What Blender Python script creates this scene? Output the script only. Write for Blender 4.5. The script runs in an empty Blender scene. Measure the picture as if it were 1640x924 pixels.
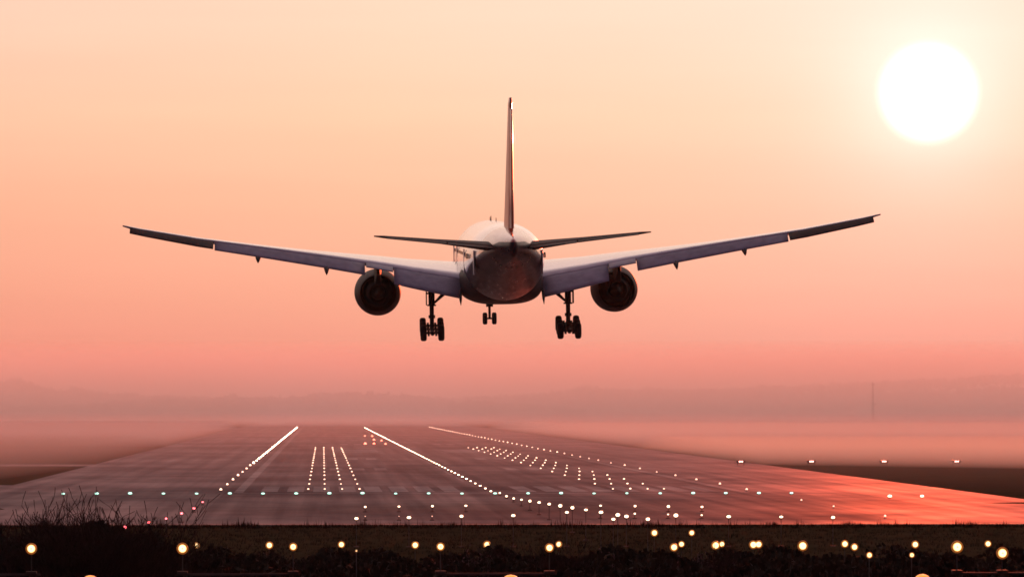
import bpy, bmesh, math, random
from mathutils import Vector, Matrix, Euler
R = math.radians
PI = math.pi
random.seed(7)
sc = bpy.context.scene
COL = sc.collection

# ------------------------------------------------------------------ camera
CAM_H = 8.1
FPX = 7400.0                      # focal length in photo pixels (1640 wide)
cam_d = bpy.data.cameras.new('camera')
cam = bpy.data.objects.new('camera', cam_d)
COL.objects.link(cam)
cam.location = (0, 0, CAM_H)
cam.rotation_euler = (R(90) + math.atan(189 / FPX), 0, -math.atan(303 / FPX))
cam_d.sensor_width = 36
cam_d.lens = 36 * FPX / 1640
cam_d.clip_start = 1
cam_d.clip_end = 60000
sc.camera = cam

# ------------------------------------------------------------------ sun, sky, exposure
SUN_AZ, SUN_EL = R(7.5), R(3.87)
SUN = Vector((math.sin(SUN_AZ) * math.cos(SUN_EL), math.cos(SUN_AZ) * math.cos(SUN_EL), math.sin(SUN_EL)))
sd = bpy.data.lights.new('sun', 'SUN')
so = bpy.data.objects.new('sun', sd)
COL.objects.link(so)
so.rotation_euler = (-SUN).to_track_quat('-Z', 'Y').to_euler()
so.location = (60, 300, 200)
sd.energy = 4.2
sd.angle = R(0.5)
sd.color = (1.0, 0.125, 0.045)


def lin(r, g, b):
    f = lambda c: (c / 255) / 12.92 if c / 255 <= 0.04045 else ((c / 255 + 0.055) / 1.055) ** 2.4
    return (f(r), f(g), f(b), 1)


world = bpy.data.worlds.new('World')
sc.world = world
world.use_nodes = True
wt = world.node_tree
for n in list(wt.nodes):
    wt.nodes.remove(n)


def N(tree, typ, **kw):
    n = tree.nodes.new(typ)
    for k, v in kw.items():
        setattr(n, k, v)
    return n


def math_(tree, op, a, b=None, c=None, clamp=False):
    n = N(tree, 'ShaderNodeMath', operation=op)
    n.use_clamp = clamp
    for i, v in enumerate((a, b, c)):
        if v is None:
            continue
        if isinstance(v, (int, float)):
            n.inputs[i].default_value = v
        else:
            tree.links.new(v, n.inputs[i])
    return n.outputs[0]


def ramp_(tree, fac, stops, interp='LINEAR'):
    n = N(tree, 'ShaderNodeValToRGB')
    n.color_ramp.interpolation = interp
    el = n.color_ramp.elements
    while len(el) > 1:
        el.remove(el[-1])
    el[0].position = stops[0][0]
    el[0].color = stops[0][1]
    for p, c in stops[1:]:
        e = el.new(p)
        e.color = c
    tree.links.new(fac, n.inputs[0])
    return n.outputs[0]


def mixc(tree, fac, a, b, blend='MIX'):
    n = N(tree, 'ShaderNodeMix', data_type='RGBA', blend_type=blend)
    n.clamp_result = False
    for i, v in ((0, fac), (6, a), (7, b)):
        if isinstance(v, (int, float)):
            n.inputs[i].default_value = v
        elif isinstance(v, tuple):
            n.inputs[i].default_value = v
        else:
            tree.links.new(v, n.inputs[i])
    return n.outputs[2]


def maprange(tree, v, a, b, c=0.0, d=1.0, smooth=False):
    n = N(tree, 'ShaderNodeMapRange')
    n.clamp = True
    if smooth:
        n.interpolation_type = 'SMOOTHSTEP'
    tree.links.new(v, n.inputs[0])
    for i, x in enumerate((a, b, c, d)):
        n.inputs[i + 1].default_value = x
    return n.outputs[0]


tc = N(wt, 'ShaderNodeTexCoord')
nrm = N(wt, 'ShaderNodeVectorMath', operation='NORMALIZE')
wt.links.new(tc.outputs['Generated'], nrm.inputs[0])
sep = N(wt, 'ShaderNodeSeparateXYZ')
wt.links.new(nrm.outputs[0], sep.inputs[0])
elev = math_(wt, 'MULTIPLY', math_(wt, 'ARCSINE', sep.outputs[2]), 180 / PI)
near = maprange(wt, elev, -1, 9)                      # 0.1 per degree, 0 deg = 0.1
front = ramp_(wt, near, [
    (0.00, lin(206, 134, 122)), (0.10, lin(216, 142, 127)), (0.145, lin(232, 155, 135)),
    (0.19, lin(243, 163, 140)), (0.24, lin(249, 175, 148)), (0.35, lin(250, 191, 160)),
    (0.46, lin(251, 206, 176)), (0.58, lin(252, 215, 193)), (0.72, lin(252, 223, 207)),
    (0.85, lin(252, 229, 217)), (1.0, lin(250, 229, 220))])
high = maprange(wt, elev, 9, 90)
front2 = ramp_(wt, high, [(0, lin(252, 228, 210)), (0.2, (1.25, 1.0, 0.92, 1)), (0.5, (1.1, 0.88, 0.84, 1)), (1, (0.5, 0.42, 0.5, 1))])
frontc = mixc(wt, math_(wt, 'GREATER_THAN', elev, 9.0), front, front2)
back = ramp_(wt, maprange(wt, elev, 0, 90), [(0, lin(50, 34, 50)), (0.25, lin(72, 54, 80)), (0.6, lin(120, 100, 130)), (1, (0.5, 0.42, 0.5, 1))])
dsun = N(wt, 'ShaderNodeVectorMath', operation='DOT_PRODUCT')
wt.links.new(nrm.outputs[0], dsun.inputs[0])
dsun.inputs[1].default_value = SUN
ff = maprange(wt, dsun.outputs['Value'], 0.0, 0.93, 0, 1, True)
skyc = mixc(wt, ff, back, frontc)
dist = N(wt, 'ShaderNodeVectorMath', operation='DISTANCE')
wt.links.new(nrm.outputs[0], dist.inputs[0])
dist.inputs[1].default_value = SUN
deg = math_(wt, 'MULTIPLY', dist.outputs['Value'], 180 / PI)
# away from the sun the low sky goes redder and a little darker, towards it paler
side = maprange(wt, deg, 0.6, 13, 0, 1)
tint = ramp_(wt, side, [(0, (1.12, 1.10, 1.20, 1)), (0.25, (1.0, 1.05, 1.10, 1)), (0.38, (1.0, 1.02, 1.05, 1)), (0.5, (1, 1, 1, 1)), (0.8, (0.985, 0.92, 0.91, 1)), (1, (0.96, 0.87, 0.86, 1))])
skyc = mixc(wt, 1.0, skyc, tint, 'MULTIPLY')
# soft horizontal banding of thin high haze
mp = N(wt, 'ShaderNodeMapping')
mp.inputs['Scale'].default_value = (5, 5, 60)
wt.links.new(nrm.outputs[0], mp.inputs[0])
nz = N(wt, 'ShaderNodeTexNoise')
nz.inputs['Scale'].default_value = 1.2
nz.inputs['Detail'].default_value = 3
wt.links.new(mp.outputs[0], nz.inputs['Vector'])
band = ramp_(wt, nz.outputs[0], [(0.3, (0.972, 0.965, 0.965, 1)), (0.7, (1.02, 1.025, 1.025, 1))])
skyc = mixc(wt, 1.0, skyc, band, 'MULTIPLY')
g1 = math_(wt, 'EXPONENT', math_(wt, 'MULTIPLY', deg, -1.45))       # tight halo
g1 = math_(wt, 'MULTIPLY', g1, 0.66)
gc = mixc(wt, 1.0, (1.0, 0.82, 0.90, 1), (1, 1, 1, 1), 'MULTIPLY')
halo = N(wt, 'ShaderNodeVectorMath', operation='SCALE')
wt.links.new(gc, halo.inputs[0])
wt.links.new(g1, halo.inputs['Scale'])
disc = maprange(wt, deg, 0.24, 0.70, 1, 0, True)
discs = N(wt, 'ShaderNodeVectorMath', operation='SCALE')
discs.inputs[0].default_value = (2.2, 1.9, 1.6)
wt.links.new(disc, discs.inputs['Scale'])
s1 = mixc(wt, 1.0, skyc, halo.outputs[0], 'ADD')
s2 = mixc(wt, 1.0, s1, discs.outputs[0], 'ADD')
bg = N(wt, 'ShaderNodeBackground')
wt.links.new(s2, bg.inputs[0])
bg.inputs[1].default_value = 1.0
nish = N(wt, 'ShaderNodeTexSky', sky_type='NISHITA')
nish.sun_disc = False
nish.sun_elevation = SUN_EL
nish.sun_rotation = SUN_AZ
nish.air_density = 2.0
nish.dust_density = 5.0
bg2 = N(wt, 'ShaderNodeBackground')
wt.links.new(nish.outputs[0], bg2.inputs[0])
bg2.inputs[1].default_value = 0.012
addw = N(wt, 'ShaderNodeAddShader')
wt.links.new(bg.outputs[0], addw.inputs[0])
wt.links.new(bg2.outputs[0], addw.inputs[1])
wo = N(wt, 'ShaderNodeOutputWorld')
wt.links.new(addw.outputs[0], wo.inputs[0])

sc.view_settings.view_transform = 'Standard'
sc.view_settings.look = 'None'
sc.view_settings.gamma = 1
sc.view_settings.exposure = 0
sc.view_settings.use_curve_mapping = False
sc.render.engine = 'CYCLES'
sc.cycles.use_denoising = True
sc.cycles.max_bounces = 6
sc.cycles.volume_bounces = 1
sc.cycles.transparent_max_bounces = 12
sc.cycles.sample_clamp_indirect = 4
sc.cycles.filter_width = 1.6


# ------------------------------------------------------------------ helpers
def px2w(px, py, Y):
    """where a photo pixel lies at depth Y (used only for measuring)."""
    return ((px - 517) * Y / FPX, Y, CAM_H - (py - 651) * Y / FPX)


def mat(name, color=(0.5, 0.5, 0.5), rough=0.6, metal=0.0, spec=0.5, emit=None, estr=0.0, noise=0.0, nscale=3.0):
    m = bpy.data.materials.new(name)
    m.use_nodes = True
    t = m.node_tree
    p = t.nodes['Principled BSDF']
    p.inputs['Base Color'].default_value = (*color[:3], 1)
    p.inputs['Roughness'].default_value = rough
    p.inputs['Metallic'].default_value = metal
    p.inputs['Specular IOR Level'].default_value = spec
    if noise:
        c = N(t, 'ShaderNodeTexCoord')
        n = N(t, 'ShaderNodeTexNoise')
        n.inputs['Scale'].default_value = nscale
        n.inputs['Detail'].default_value = 5
        t.links.new(c.outputs['Object'], n.inputs['Vector'])
        lo = tuple(x * (1 - noise) for x in color[:3]) + (1,)
        hi = tuple(min(1, x * (1 + noise)) for x in color[:3]) + (1,)
        t.links.new(ramp_(t, n.outputs[0], [(0.3, lo), (0.7, hi)]), p.inputs['Base Color'])
    if emit:
        p.inputs['Emission Color'].default_value = (*emit, 1)
        p.inputs['Emission Strength'].default_value = estr
        m.cycles.emission_sampling = 'NONE'
    return m


def link(name, bm_or_me, mats, parent=None, smooth=False):
    if isinstance(bm_or_me, bmesh.types.BMesh):
        me = bpy.data.meshes.new(name)
        bmesh.ops.recalc_face_normals(bm_or_me, faces=bm_or_me.faces)
        bm_or_me.to_mesh(me)
        bm_or_me.free()
    else:
        me = bm_or_me
    if not isinstance(mats, (list, tuple)):
        mats = [mats]
    if not me.materials:
        for m in mats:
            me.materials.append(m)
    if smooth:
        me.shade_smooth()
    o = bpy.data.objects.new(name, me)
    COL.objects.link(o)
    if parent:
        o.parent = parent
    return o


def tag(o, label, cat, group=None, kind=None):
    if label:
        o['label'] = label
    if cat:
        o['category'] = cat
    if group:
        o['group'] = group
    if kind:
        o['kind'] = kind
    return o


def empty(name, loc, label, cat, group=None):
    o = bpy.data.objects.new(name, None)
    o.empty_display_size = 0.2
    COL.objects.link(o)
    o.location = loc
    return tag(o, label, cat, group)


def structure(name, bm, m):
    o = link(name, bm, m)
    o['kind'] = 'structure'
    return o


def add_box(bm, c, s, mi=0, rot=None):
    M = Matrix.Translation(c)
    if rot is not None:
        M = M @ rot.to_4x4()
    r = bmesh.ops.create_cube(bm, size=1, matrix=M @ Matrix.Diagonal((*s, 1)))
    for v in r['verts']:
        for f in v.link_faces:
            f.material_index = mi


def add_tube(bm, a, b, ra, rb=None, seg=8, mi=0, cap=True):
    a, b = Vector(a), Vector(b)
    rb = ra if rb is None else rb
    d = b - a
    if d.length < 1e-6:
        return
    q = d.to_track_quat('Z', 'Y').to_matrix()
    r1, r2 = [], []
    for i in range(seg):
        t = 2 * PI * i / seg
        v = q @ Vector((math.cos(t), math.sin(t), 0))
        r1.append(bm.verts.new(a + v * ra))
        r2.append(bm.verts.new(b + v * rb))
    for i in range(seg):
        j = (i + 1) % seg
        f = bm.faces.new((r1[i], r1[j], r2[j], r2[i]))
        f.material_index = mi
    if cap:
        bm.faces.new(r1[::-1]).material_index = mi
        bm.faces.new(r2).material_index = mi


def lathe(bm, prof, axis='y', c=(0, 0, 0), seg=32, mi=0, cap=True):
    """prof: list of (along, radius)."""
    rings = []
    c = Vector(c)
    for (p, r) in prof:
        ring = []
        for i in range(seg):
            t = 2 * PI * i / seg
            a, b = r * math.cos(t), r * math.sin(t)
            v = {'x': (p, a, b), 'y': (a, p, b), 'z': (a, b, p)}[axis]
            ring.append(bm.verts.new(c + Vector(v)))
        rings.append(ring)
    for k in range(len(rings) - 1):
        for i in range(seg):
            j = (i + 1) % seg
            f = bm.faces.new((rings[k][i], rings[k][j], rings[k + 1][j], rings[k + 1][i]))
            f.material_index = mi
    if cap:
        if prof[0][1] > 1e-3:
            bm.faces.new(rings[0][::-1]).material_index = mi
        if prof[-1][1] > 1e-3:
            bm.faces.new(rings[-1]).material_index = mi


def loft(bm, rings, mi=0, cap=True):
    vs = [[bm.verts.new(p) for p in r] for r in rings]
    n = len(vs[0])
    for k in range(len(vs) - 1):
        for i in range(n):
            j = (i + 1) % n
            bm.faces.new((vs[k][i], vs[k][j], vs[k + 1][j], vs[k + 1][i])).material_index = mi
    if cap:
        bm.faces.new(vs[0][::-1]).material_index = mi
        bm.faces.new(vs[-1]).material_index = mi


ORD = ['nearest', 'second', 'third', 'fourth', 'fifth', 'sixth', 'seventh', 'eighth', 'ninth', 'tenth', 'eleventh',
       'twelfth', 'thirteenth', 'fourteenth', 'fifteenth', 'sixteenth', 'seventeenth', 'eighteenth', 'nineteenth',
       'twentieth', 'twenty-first', 'twenty-second', 'twenty-third', 'twenty-fourth', 'twenty-fifth']


def nth(i, first='leftmost'):
    return first if i == 0 else ORD[i]


# ------------------------------------------------------------------ ground materials
def ground_mat(name, c1, c2, scale, rough, spec, rvar=0.0, scale2=None, c3=None, gloss=0.0):
    m = bpy.data.materials.new(name)
    m.use_nodes = True
    t = m.node_tree
    p = t.nodes['Principled BSDF']
    c = N(t, 'ShaderNodeTexCoord')
    n = N(t, 'ShaderNodeTexNoise')
    n.inputs['Scale'].default_value = scale
    n.inputs['Detail'].default_value = 7
    n.inputs['Roughness'].default_value = 0.62
    t.links.new(c.outputs['Object'], n.inputs['Vector'])
    col = ramp_(t, n.outputs[0], [(0.3, (*c1, 1)), (0.7, (*c2, 1))])
    n2 = N(t, 'ShaderNodeTexNoise')
    n2.inputs['Scale'].default_value = scale2 or scale * 0.12
    n2.inputs['Detail'].default_value = 4
    t.links.new(c.outputs['Object'], n2.inputs['Vector'])
    col = mixc(t, math_(t, 'MULTIPLY', maprange(t, n2.outputs[0], 0.4, 0.65), 0.8), col, (*(c3 or c1), 1))
    t.links.new(col, p.inputs['Base Color'])
    if rvar:
        rr = math_(t, 'ADD', maprange(t, n2.outputs[0], 0.3, 0.7, -rvar, rvar), rough)
        rr = math_(t, 'ADD', rr, maprange(t, n.outputs[0], 0.3, 0.7, -rvar * 0.6, rvar * 0.6))
        t.links.new(rr, p.inputs['Roughness'])
    else:
        p.inputs['Roughness'].default_value = rough
    p.inputs['Specular IOR Level'].default_value = spec
    if gloss:
        p.inputs['Specular IOR Level'].default_value = 0.0
        p.inputs['Roughness'].default_value = 1.0
        for l in list(p.inputs['Roughness'].links):
            t.links.remove(l)
        gl_ = N(t, 'ShaderNodeBsdfGlossy')
        gl_.inputs['Color'].default_value = (1.0, 0.84, 0.84, 1)
        t.links.new(rr, gl_.inputs['Roughness'])
        n3 = N(t, 'ShaderNodeTexNoise')
        n3.inputs['Scale'].default_value = 0.035
        n3.inputs['Detail'].default_value = 8
        n3.inputs['Roughness'].default_value = 0.68
        m3 = N(t, 'ShaderNodeMapping')
        m3.inputs['Scale'].default_value = (1.0, 0.55, 1)
        t.links.new(c.outputs['Object'], m3.inputs[0])
        t.links.new(m3.outputs[0], n3.inputs['Vector'])
        n4 = N(t, 'ShaderNodeTexNoise')
        n4.inputs['Scale'].default_value = 1.0
        n4.inputs['Detail'].default_value = 5
        m4 = N(t, 'ShaderNodeMapping')
        m4.inputs['Scale'].default_value = (0.55, 0.006, 1)
        t.links.new(c.outputs['Object'], m4.inputs[0])
        t.links.new(m4.outputs[0], n4.inputs['Vector'])
        wear = maprange(t, n4.outputs[0], 0.35, 0.65, 0.72, 1.25)
        mx = N(t, 'ShaderNodeMixShader')
        t.links.new(math_(t, 'MULTIPLY', maprange(t, n3.outputs[0], 0.35, 0.65, gloss * 0.5, gloss * 1.45), wear), mx.inputs[0])
        t.links.new(p.outputs[0], mx.inputs[1])
        t.links.new(gl_.outputs[0], mx.inputs[2])
        t.links.new(mx.outputs[0], t.nodes['Material Output'].inputs['Surface'])
    return m


M_grass = ground_mat('grass_field', (0.022, 0.021, 0.010), (0.042, 0.036, 0.018), 0.15, 0.95, 0.0, 0, 0.012, (0.03, 0.022, 0.013))
M_apron = ground_mat('apron_asphalt', (0.034, 0.032, 0.036), (0.066, 0.06, 0.064), 0.12, 0.56, 0.16, 0.06, 0.02, (0.045, 0.042, 0.045), 0.105)
M_runway = ground_mat('runway_asphalt', (0.028, 0.026, 0.03), (0.056, 0.052, 0.056), 0.2, 0.58, 0.17, 0.06, 0.03, (0.024, 0.022, 0.024), 0.09)
M_paint = ground_mat('worn_white_paint', (0.055, 0.052, 0.055), (0.20, 0.19, 0.19), 0.4, 0.47, 0.1, 0.05, 0.08, (0.05, 0.048, 0.052), 0.105)
M_kerb = mat('concrete_edge', (0.12, 0.11, 0.10), 0.8, spec=0.2, noise=0.2)

# terrain: level beyond 312 m, falling gently towards the road the camera stands by
EDGE = 312.0


def gz(y):
    if y >= EDGE:
        return -0.02
    if y > 270:
        return -0.02 - (EDGE - y) * 0.004
    if y > 200:
        return -0.188 - (270 - y) * 0.01
    return -0.888 - min(1.0, (200 - y) / 80) * 0.3


bm = bmesh.new()
ys = [-3000, -400, 0, 60, 110, 150, 180, 200, 230, 270, 290, 300, 306, 310, 312, 315, 700, 2500, 14000]
xs = [-14000, -1500, -200, -60, -30, 0, 30, 60, 200, 1500, 14000]
g = [[bm.verts.new((x, y, gz(y))) for x in xs] for y in ys]
for j in range(len(ys) - 1):
    for i in range(len(xs) - 1):
        bm.faces.new((g[j][i], g[j][i + 1], g[j + 1][i + 1], g[j + 1][i]))
structure('ground', bm, M_grass)


def sheet(name, polys, z, m):
    bm = bmesh.new()
    for poly in polys:
        bm.faces.new([bm.verts.new((x, y, z)) for x, y in poly])
    o = structure(name, bm, m)
    return o


# paved starter strip, shoulders and taxiways
sheet('apron', [
    [(-400, 317), (300, 317), (300, 396), (90, 402), (61.5, 404), (61.5, 3400), (-32, 3400), (-32, 480), (-400, 480), (-400, 411),
     (-32, 411), (-25, 366), (-400, 366)]], 0.0, M_apron)
sheet('runway', [[(-9.2, 330), (41.2, 330), (41.2, 3300), (-9.2, 3300)]], 0.006, M_runway)
sheet('verge', [[(55.5, 387), (62, 392.5), (200, 393), (200, 381), (62, 382)]], 0.005, M_grass)
sheet('taxiway', [[(-32, 632), (-32, 652), (-500, 668), (-500, 640)]], 0.0, M_apron)
# painted markings
bm = bmesh.new()


def stripe(x0, x1, y0, y1, z=0.012):
    bm.faces.new([bm.verts.new(p) for p in ((x0, y0, z), (x1, y0, z), (x1, y1, z), (x0, y1, z))])


stripe(-8.4, -7.5, 436, 3300)
stripe(39.5, 40.4, 436, 3300)
stripe(-8, 40, 432, 434)                                    # threshold bar
for k in range(8):                                          # piano keys each side of the centreline
    for s in (-1, 1):
        cx = 16 + s * (3.6 + k * 2.5)
        stripe(cx - 0.8, cx + 0.8, 440, 470)
y = 500
while y < 3000:                                             # centre dashes
    stripe(15.1, 15.4, y, y + 30)
    y += 50
for s in (-1, 1):                                           # aiming point and touchdown marks
    stripe(16 + s * 10 - 4, 16 + s * 10 + 4, 820, 870)
    for yy in (590, 705, 980, 1090):
        for q in range(3 if yy < 700 else 2):
            cx = 16 + s * (8.5 + q * 2.9)
            stripe(cx - 0.8, cx + 0.8, yy, yy + 22.5)
structure('runway_marking', bm, M_paint)
bm = bmesh.new()
for cx, yy in ((-30, 320), (20, 322), (70, 330), (-12, 352)):
    pass
add_box(bm, (0, 316.2, 0.02), (800, 1.4, 0.1))
structure('kerb', bm, M_kerb)

# ------------------------------------------------------------------ air: haze and mist
def volume_mat(name, density, color=(1, 0.8, 0.7), aniso=0.3):
    m = bpy.data.materials.new(name)
    m.use_nodes = True
    t = m.node_tree
    t.nodes.remove(t.nodes['Principled BSDF'])
    v = N(t, 'ShaderNodeVolumePrincipled')
    v.inputs['Color'].default_value = (*color, 1)
    v.inputs['Density'].default_value = density
    v.inputs['Anisotropy'].default_value = aniso
    t.links.new(v.outputs[0], t.nodes['Material Output'].inputs['Volume'])
    return m


def volume_box(name, x0, x1, y0, y1, z0, z1, m, label, xin=None):
    bm = bmesh.new()
    add_box(bm, ((x0 + x1) / 2, (y0 + y1) / 2, (z0 + z1) / 2), (x1 - x0, y1 - y0, z1 - z0))
    o = link(name, bm, m)
    return tag(o, label, 'haze', None, 'stuff')


HZ = (0.80, 0.80, 0.79)
volume_box('haze', -5000, 5000, -120, 8000, -3, 46, volume_mat('haze_air', 1 / 45000, HZ, 0.4), 'thin salmon haze filling the air over the whole airfield')
volume_box('ground_mist', -3000, 3000, 420, 7000, -1.2, 5.5, volume_mat('mist_air', 1 / 2600, HZ, 0.3), 'faint low mist lying over the far runway')
volume_box('fog_bank', -3500, 3500, 1850, 7900, -1.3, 35, volume_mat('fog_air', 1 / 430, (0.90, 0.995, 0.96), 0.27), 'pinkish fog bank at the far end of the runway')


def mist_bank(name, outline, h, m, label, slope=50):
    """low closed bank of mist with sloped rim over the grass beside the runway"""
    bm = bmesh.new()
    cx = sum(p[0] for p in outline) / len(outline)
    cy = sum(p[1] for p in outline) / len(outline)
    base = [(x, y, -1.1) for x, y in outline]
    mid = [(x, y, 0.4) for x, y in outline]
    top = [(x + (3 if x < cx else -3), y + (slope if y < cy else -30), h) for x, y in outline]
    loft(bm, [base, mid, top])
    return tag(link(name, bm, m), label, 'mist', None, 'stuff')


MB_air = volume_mat('near_mist_air', 1 / 95, (0.50, 0.62, 0.60), 0.4)
MB_far = volume_mat('dense_mist_air', 1 / 170, (0.56, 0.72, 0.73), 0.3)
MB_left = volume_mat('dense_mist_air_left', 1 / 200, (0.40, 0.56, 0.62), 0.3)
MB_thin = volume_mat('thin_mist_air', 1 / 260, (0.26, 0.36, 0.40), 0.4)
mist_bank('mist_bank', [(61, 640), (90, 600), (150, 590), (400, 585), (2500, 585), (2500, 905), (61, 915)], 2.6, MB_air,
          'low brownish mist over the nearer grass right of the runway', 40)
mist_bank('mist_bank', [(61, 920), (2500, 910), (2500, 1720), (61, 1720)], 3.2, MB_far,
          'dense pale mist over the farther grass right of the runway', 30)
mist_bank('mist_bank', [(-31, 900), (-31, 640), (-36, 500), (-2500, 490), (-2500, 905), (-70, 915)], 2.8, MB_thin,
          'thin dull mist over the nearer grass left of the runway', 40)
mist_bank('mist_bank', [(-31, 920), (-31, 1720), (-2500, 1720), (-2500, 910)], 3.2, MB_left,
          'dense pale mist over the farther grass left of the runway', 30)

# ------------------------------------------------------------------ the aeroplane
def paint_body():
    m = bpy.data.materials.new('airliner_paint')
    m.use_nodes = True
    t = m.node_tree
    p = t.nodes['Principled BSDF']
    c = N(t, 'ShaderNodeTexCoord')
    s = N(t, 'ShaderNodeSeparateXYZ')
    t.links.new(c.outputs['Object'], s.inputs[0])
    # waterline rises towards the tail
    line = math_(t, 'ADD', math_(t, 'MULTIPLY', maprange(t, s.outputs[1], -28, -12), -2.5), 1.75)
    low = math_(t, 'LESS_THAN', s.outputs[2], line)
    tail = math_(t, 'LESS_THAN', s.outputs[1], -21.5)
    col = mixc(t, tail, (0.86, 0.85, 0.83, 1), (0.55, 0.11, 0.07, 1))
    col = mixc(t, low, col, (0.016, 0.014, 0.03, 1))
    n = N(t, 'ShaderNodeTexNoise')
    n.inputs['Scale'].default_value = 1.5
    n.inputs['Detail'].default_value = 6
    mpn = N(t, 'ShaderNodeMapping')
    mpn.inputs['Scale'].default_value = (2, 0.3, 2)
    t.links.new(c.outputs['Object'], mpn.inputs[0])
    t.links.new(mpn.outputs[0], n.inputs['Vector'])
    col = mixc(t, maprange(t, n.outputs[0], 0.4, 0.8, 0, 0.15), col, (0.12, 0.09, 0.08, 1))
    t.links.new(col, p.inputs['Base Color'])
    t.links.new(maprange(t, n.outputs[0], 0.3, 0.7, 0.26, 0.38), p.inputs['Roughness'])
    t.links.new(math_(t, 'SUBTRACT', 1.0, low), p.inputs['Coat Weight'])
    p.inputs['Coat Roughness'].default_value = 0.12
    t.links.new(math_(t, 'SUBTRACT', 0.6, math_(t, 'MULTIPLY', low, 0.45)), p.inputs['Specular IOR Level'])
    return m


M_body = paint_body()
M_wing = mat('wing_grey_paint', (0.6, 0.59, 0.6), 0.22, spec=0.5, noise=0.15, nscale=1.2)
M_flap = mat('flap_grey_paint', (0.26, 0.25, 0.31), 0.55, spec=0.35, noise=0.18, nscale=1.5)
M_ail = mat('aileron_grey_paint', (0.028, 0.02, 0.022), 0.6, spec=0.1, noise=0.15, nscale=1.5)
M_fin = mat('tail_red_paint', (0.95, 0.27, 0.15), 0.6, noise=0.3, nscale=0.35)
M_finw = mat('tail_white_paint', (0.75, 0.74, 0.7), 0.35, noise=0.1)
for m_ in (M_wing, M_fin, M_finw):
    m_.node_tree.nodes['Principled BSDF'].inputs['Coat Weight'].default_value = 0.7
    m_.node_tree.nodes['Principled BSDF'].inputs['Coat Roughness'].default_value = 0.12 if m_ is M_wing else 0.28
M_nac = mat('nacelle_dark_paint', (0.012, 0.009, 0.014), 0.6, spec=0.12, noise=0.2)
M_metal = mat('exhaust_metal', (0.02, 0.016, 0.016), 0.6, metal=0.0, spec=0.2, noise=0.3, nscale=4)
M_core = mat('engine_core_dark', (0.02, 0.017, 0.016), 0.7, noise=0.3)
M_gear = mat('gear_strut_metal', (0.04, 0.036, 0.04), 0.6, metal=0.1, spec=0.2, noise=0.3, nscale=5)
M_tyre = mat('tyre_rubber', (0.018, 0.017, 0.017), 0.8, noise=0.3, nscale=6)
M_rim = mat('wheel_rim_metal', (0.05, 0.045, 0.045), 0.5, metal=0.2, noise=0.2)

plane = empty('airliner', (14.2, 372, CAM_H + 11.8), 'twin-engine airliner coming in to land with wheels and flaps down', 'airplane')
plane.rotation_euler = Euler((R(2.6), R(-0.95), R(-0.2)), 'XYZ')


def superring(y, cx, cz, rx, rtop, rbot, e=2.0, seg=56):
    out = []
    for i in range(seg):
        t = 2 * PI * i / seg
        ct, st = math.cos(t), math.sin(t)
        x = math.copysign(abs(ct) ** (2 / e), ct) * rx
        z = math.copysign(abs(st) ** (2 / e), st) * (rtop if st > 0 else rbot)
        out.append((cx + x, y, cz + z))
    return out


# fuselage
prof = [  # y, centre z, rx, rz
    (31.9, -0.95, 0.05, 0.05), (31.7, -0.93, 0.5, 0.42), (31.1, -0.85, 1.05, 0.9), (30.0, -0.7, 1.6, 1.5), (28.3, -0.42, 2.2, 2.2),
    (26.2, -0.18, 2.7, 2.75), (24.0, -0.04, 3.0, 3.03), (21.0, 0, 3.1, 3.1), (10, 0, 3.1, 3.1), (0, 0, 3.1, 3.1), (-9, 0, 3.1, 3.1),
    (-12, 0.06, 3.07, 3.04), (-15, 0.22, 2.95, 2.85), (-18, 0.46, 2.72, 2.54), (-21, 0.73, 2.38, 2.16), (-24, 0.98, 1.92, 1.72),
    (-27, 1.18, 1.36, 1.26), (-29, 1.28, 0.85, 0.96), (-30.4, 1.33, 0.35, 0.72), (-31.2, 1.36, 0.08, 0.45)]
bm = bmesh.new()
loft(bm, [superring(y, 0, z, rx, rz, rz) for y, z, rx, rz in prof])
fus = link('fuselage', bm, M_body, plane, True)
# windows, doors (both sides), tiny
M_win = mat('cabin_window_glass', (0.02, 0.02, 0.03), 0.1)
bm = bmesh.new()
add_box(bm, (0, 0, 0), (0.06, 0.27, 0.4))
win0 = link('window', bm, M_win, fus)
k = 0
y = 24.0
while y > -16:
    for s in (-1, 1):
        w_ = win0 if k == 0 else win0.copy()
        if k:
            COL.objects.link(w_)
            w_.parent = fus
        w_.location = (s * 3.026, y, 0.55)
        k += 1
    y -= 0.82
for yd in (22.6, 12.4, -8.4, -19.0):
    for s in (-1, 1):
        bm = bmesh.new()
        add_box(bm, (s * (3.07 if yd > -10 else 2.62), yd, 0.1), (0.08, 1.1, 1.9))
        bmesh.ops.bevel(bm, geom=bm.edges[:], offset=0.03, segments=1, affect='EDGES')
        link('door', bm, M_finw, fus)
# belly fairing
bm = bmesh.new()
loft(bm, [superring(y, 0, -1.55, rx, 1.3, rb, 2.9) for y, rx, rb in
          [(11.5, 1.6, 1.0), (9.5, 2.7, 1.62), (6, 3.22, 1.88), (0, 3.38, 1.95), (-4.5, 3.3, 1.92), (-8, 2.85, 1.75), (-10.5, 2.1, 1.5), (-12, 1.3, 1.2)]])
link('belly_fairing', bm, mat('belly_navy_paint', (0.012, 0.009, 0.018), 0.6, spec=0.2, noise=0.3), plane, True)
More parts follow.
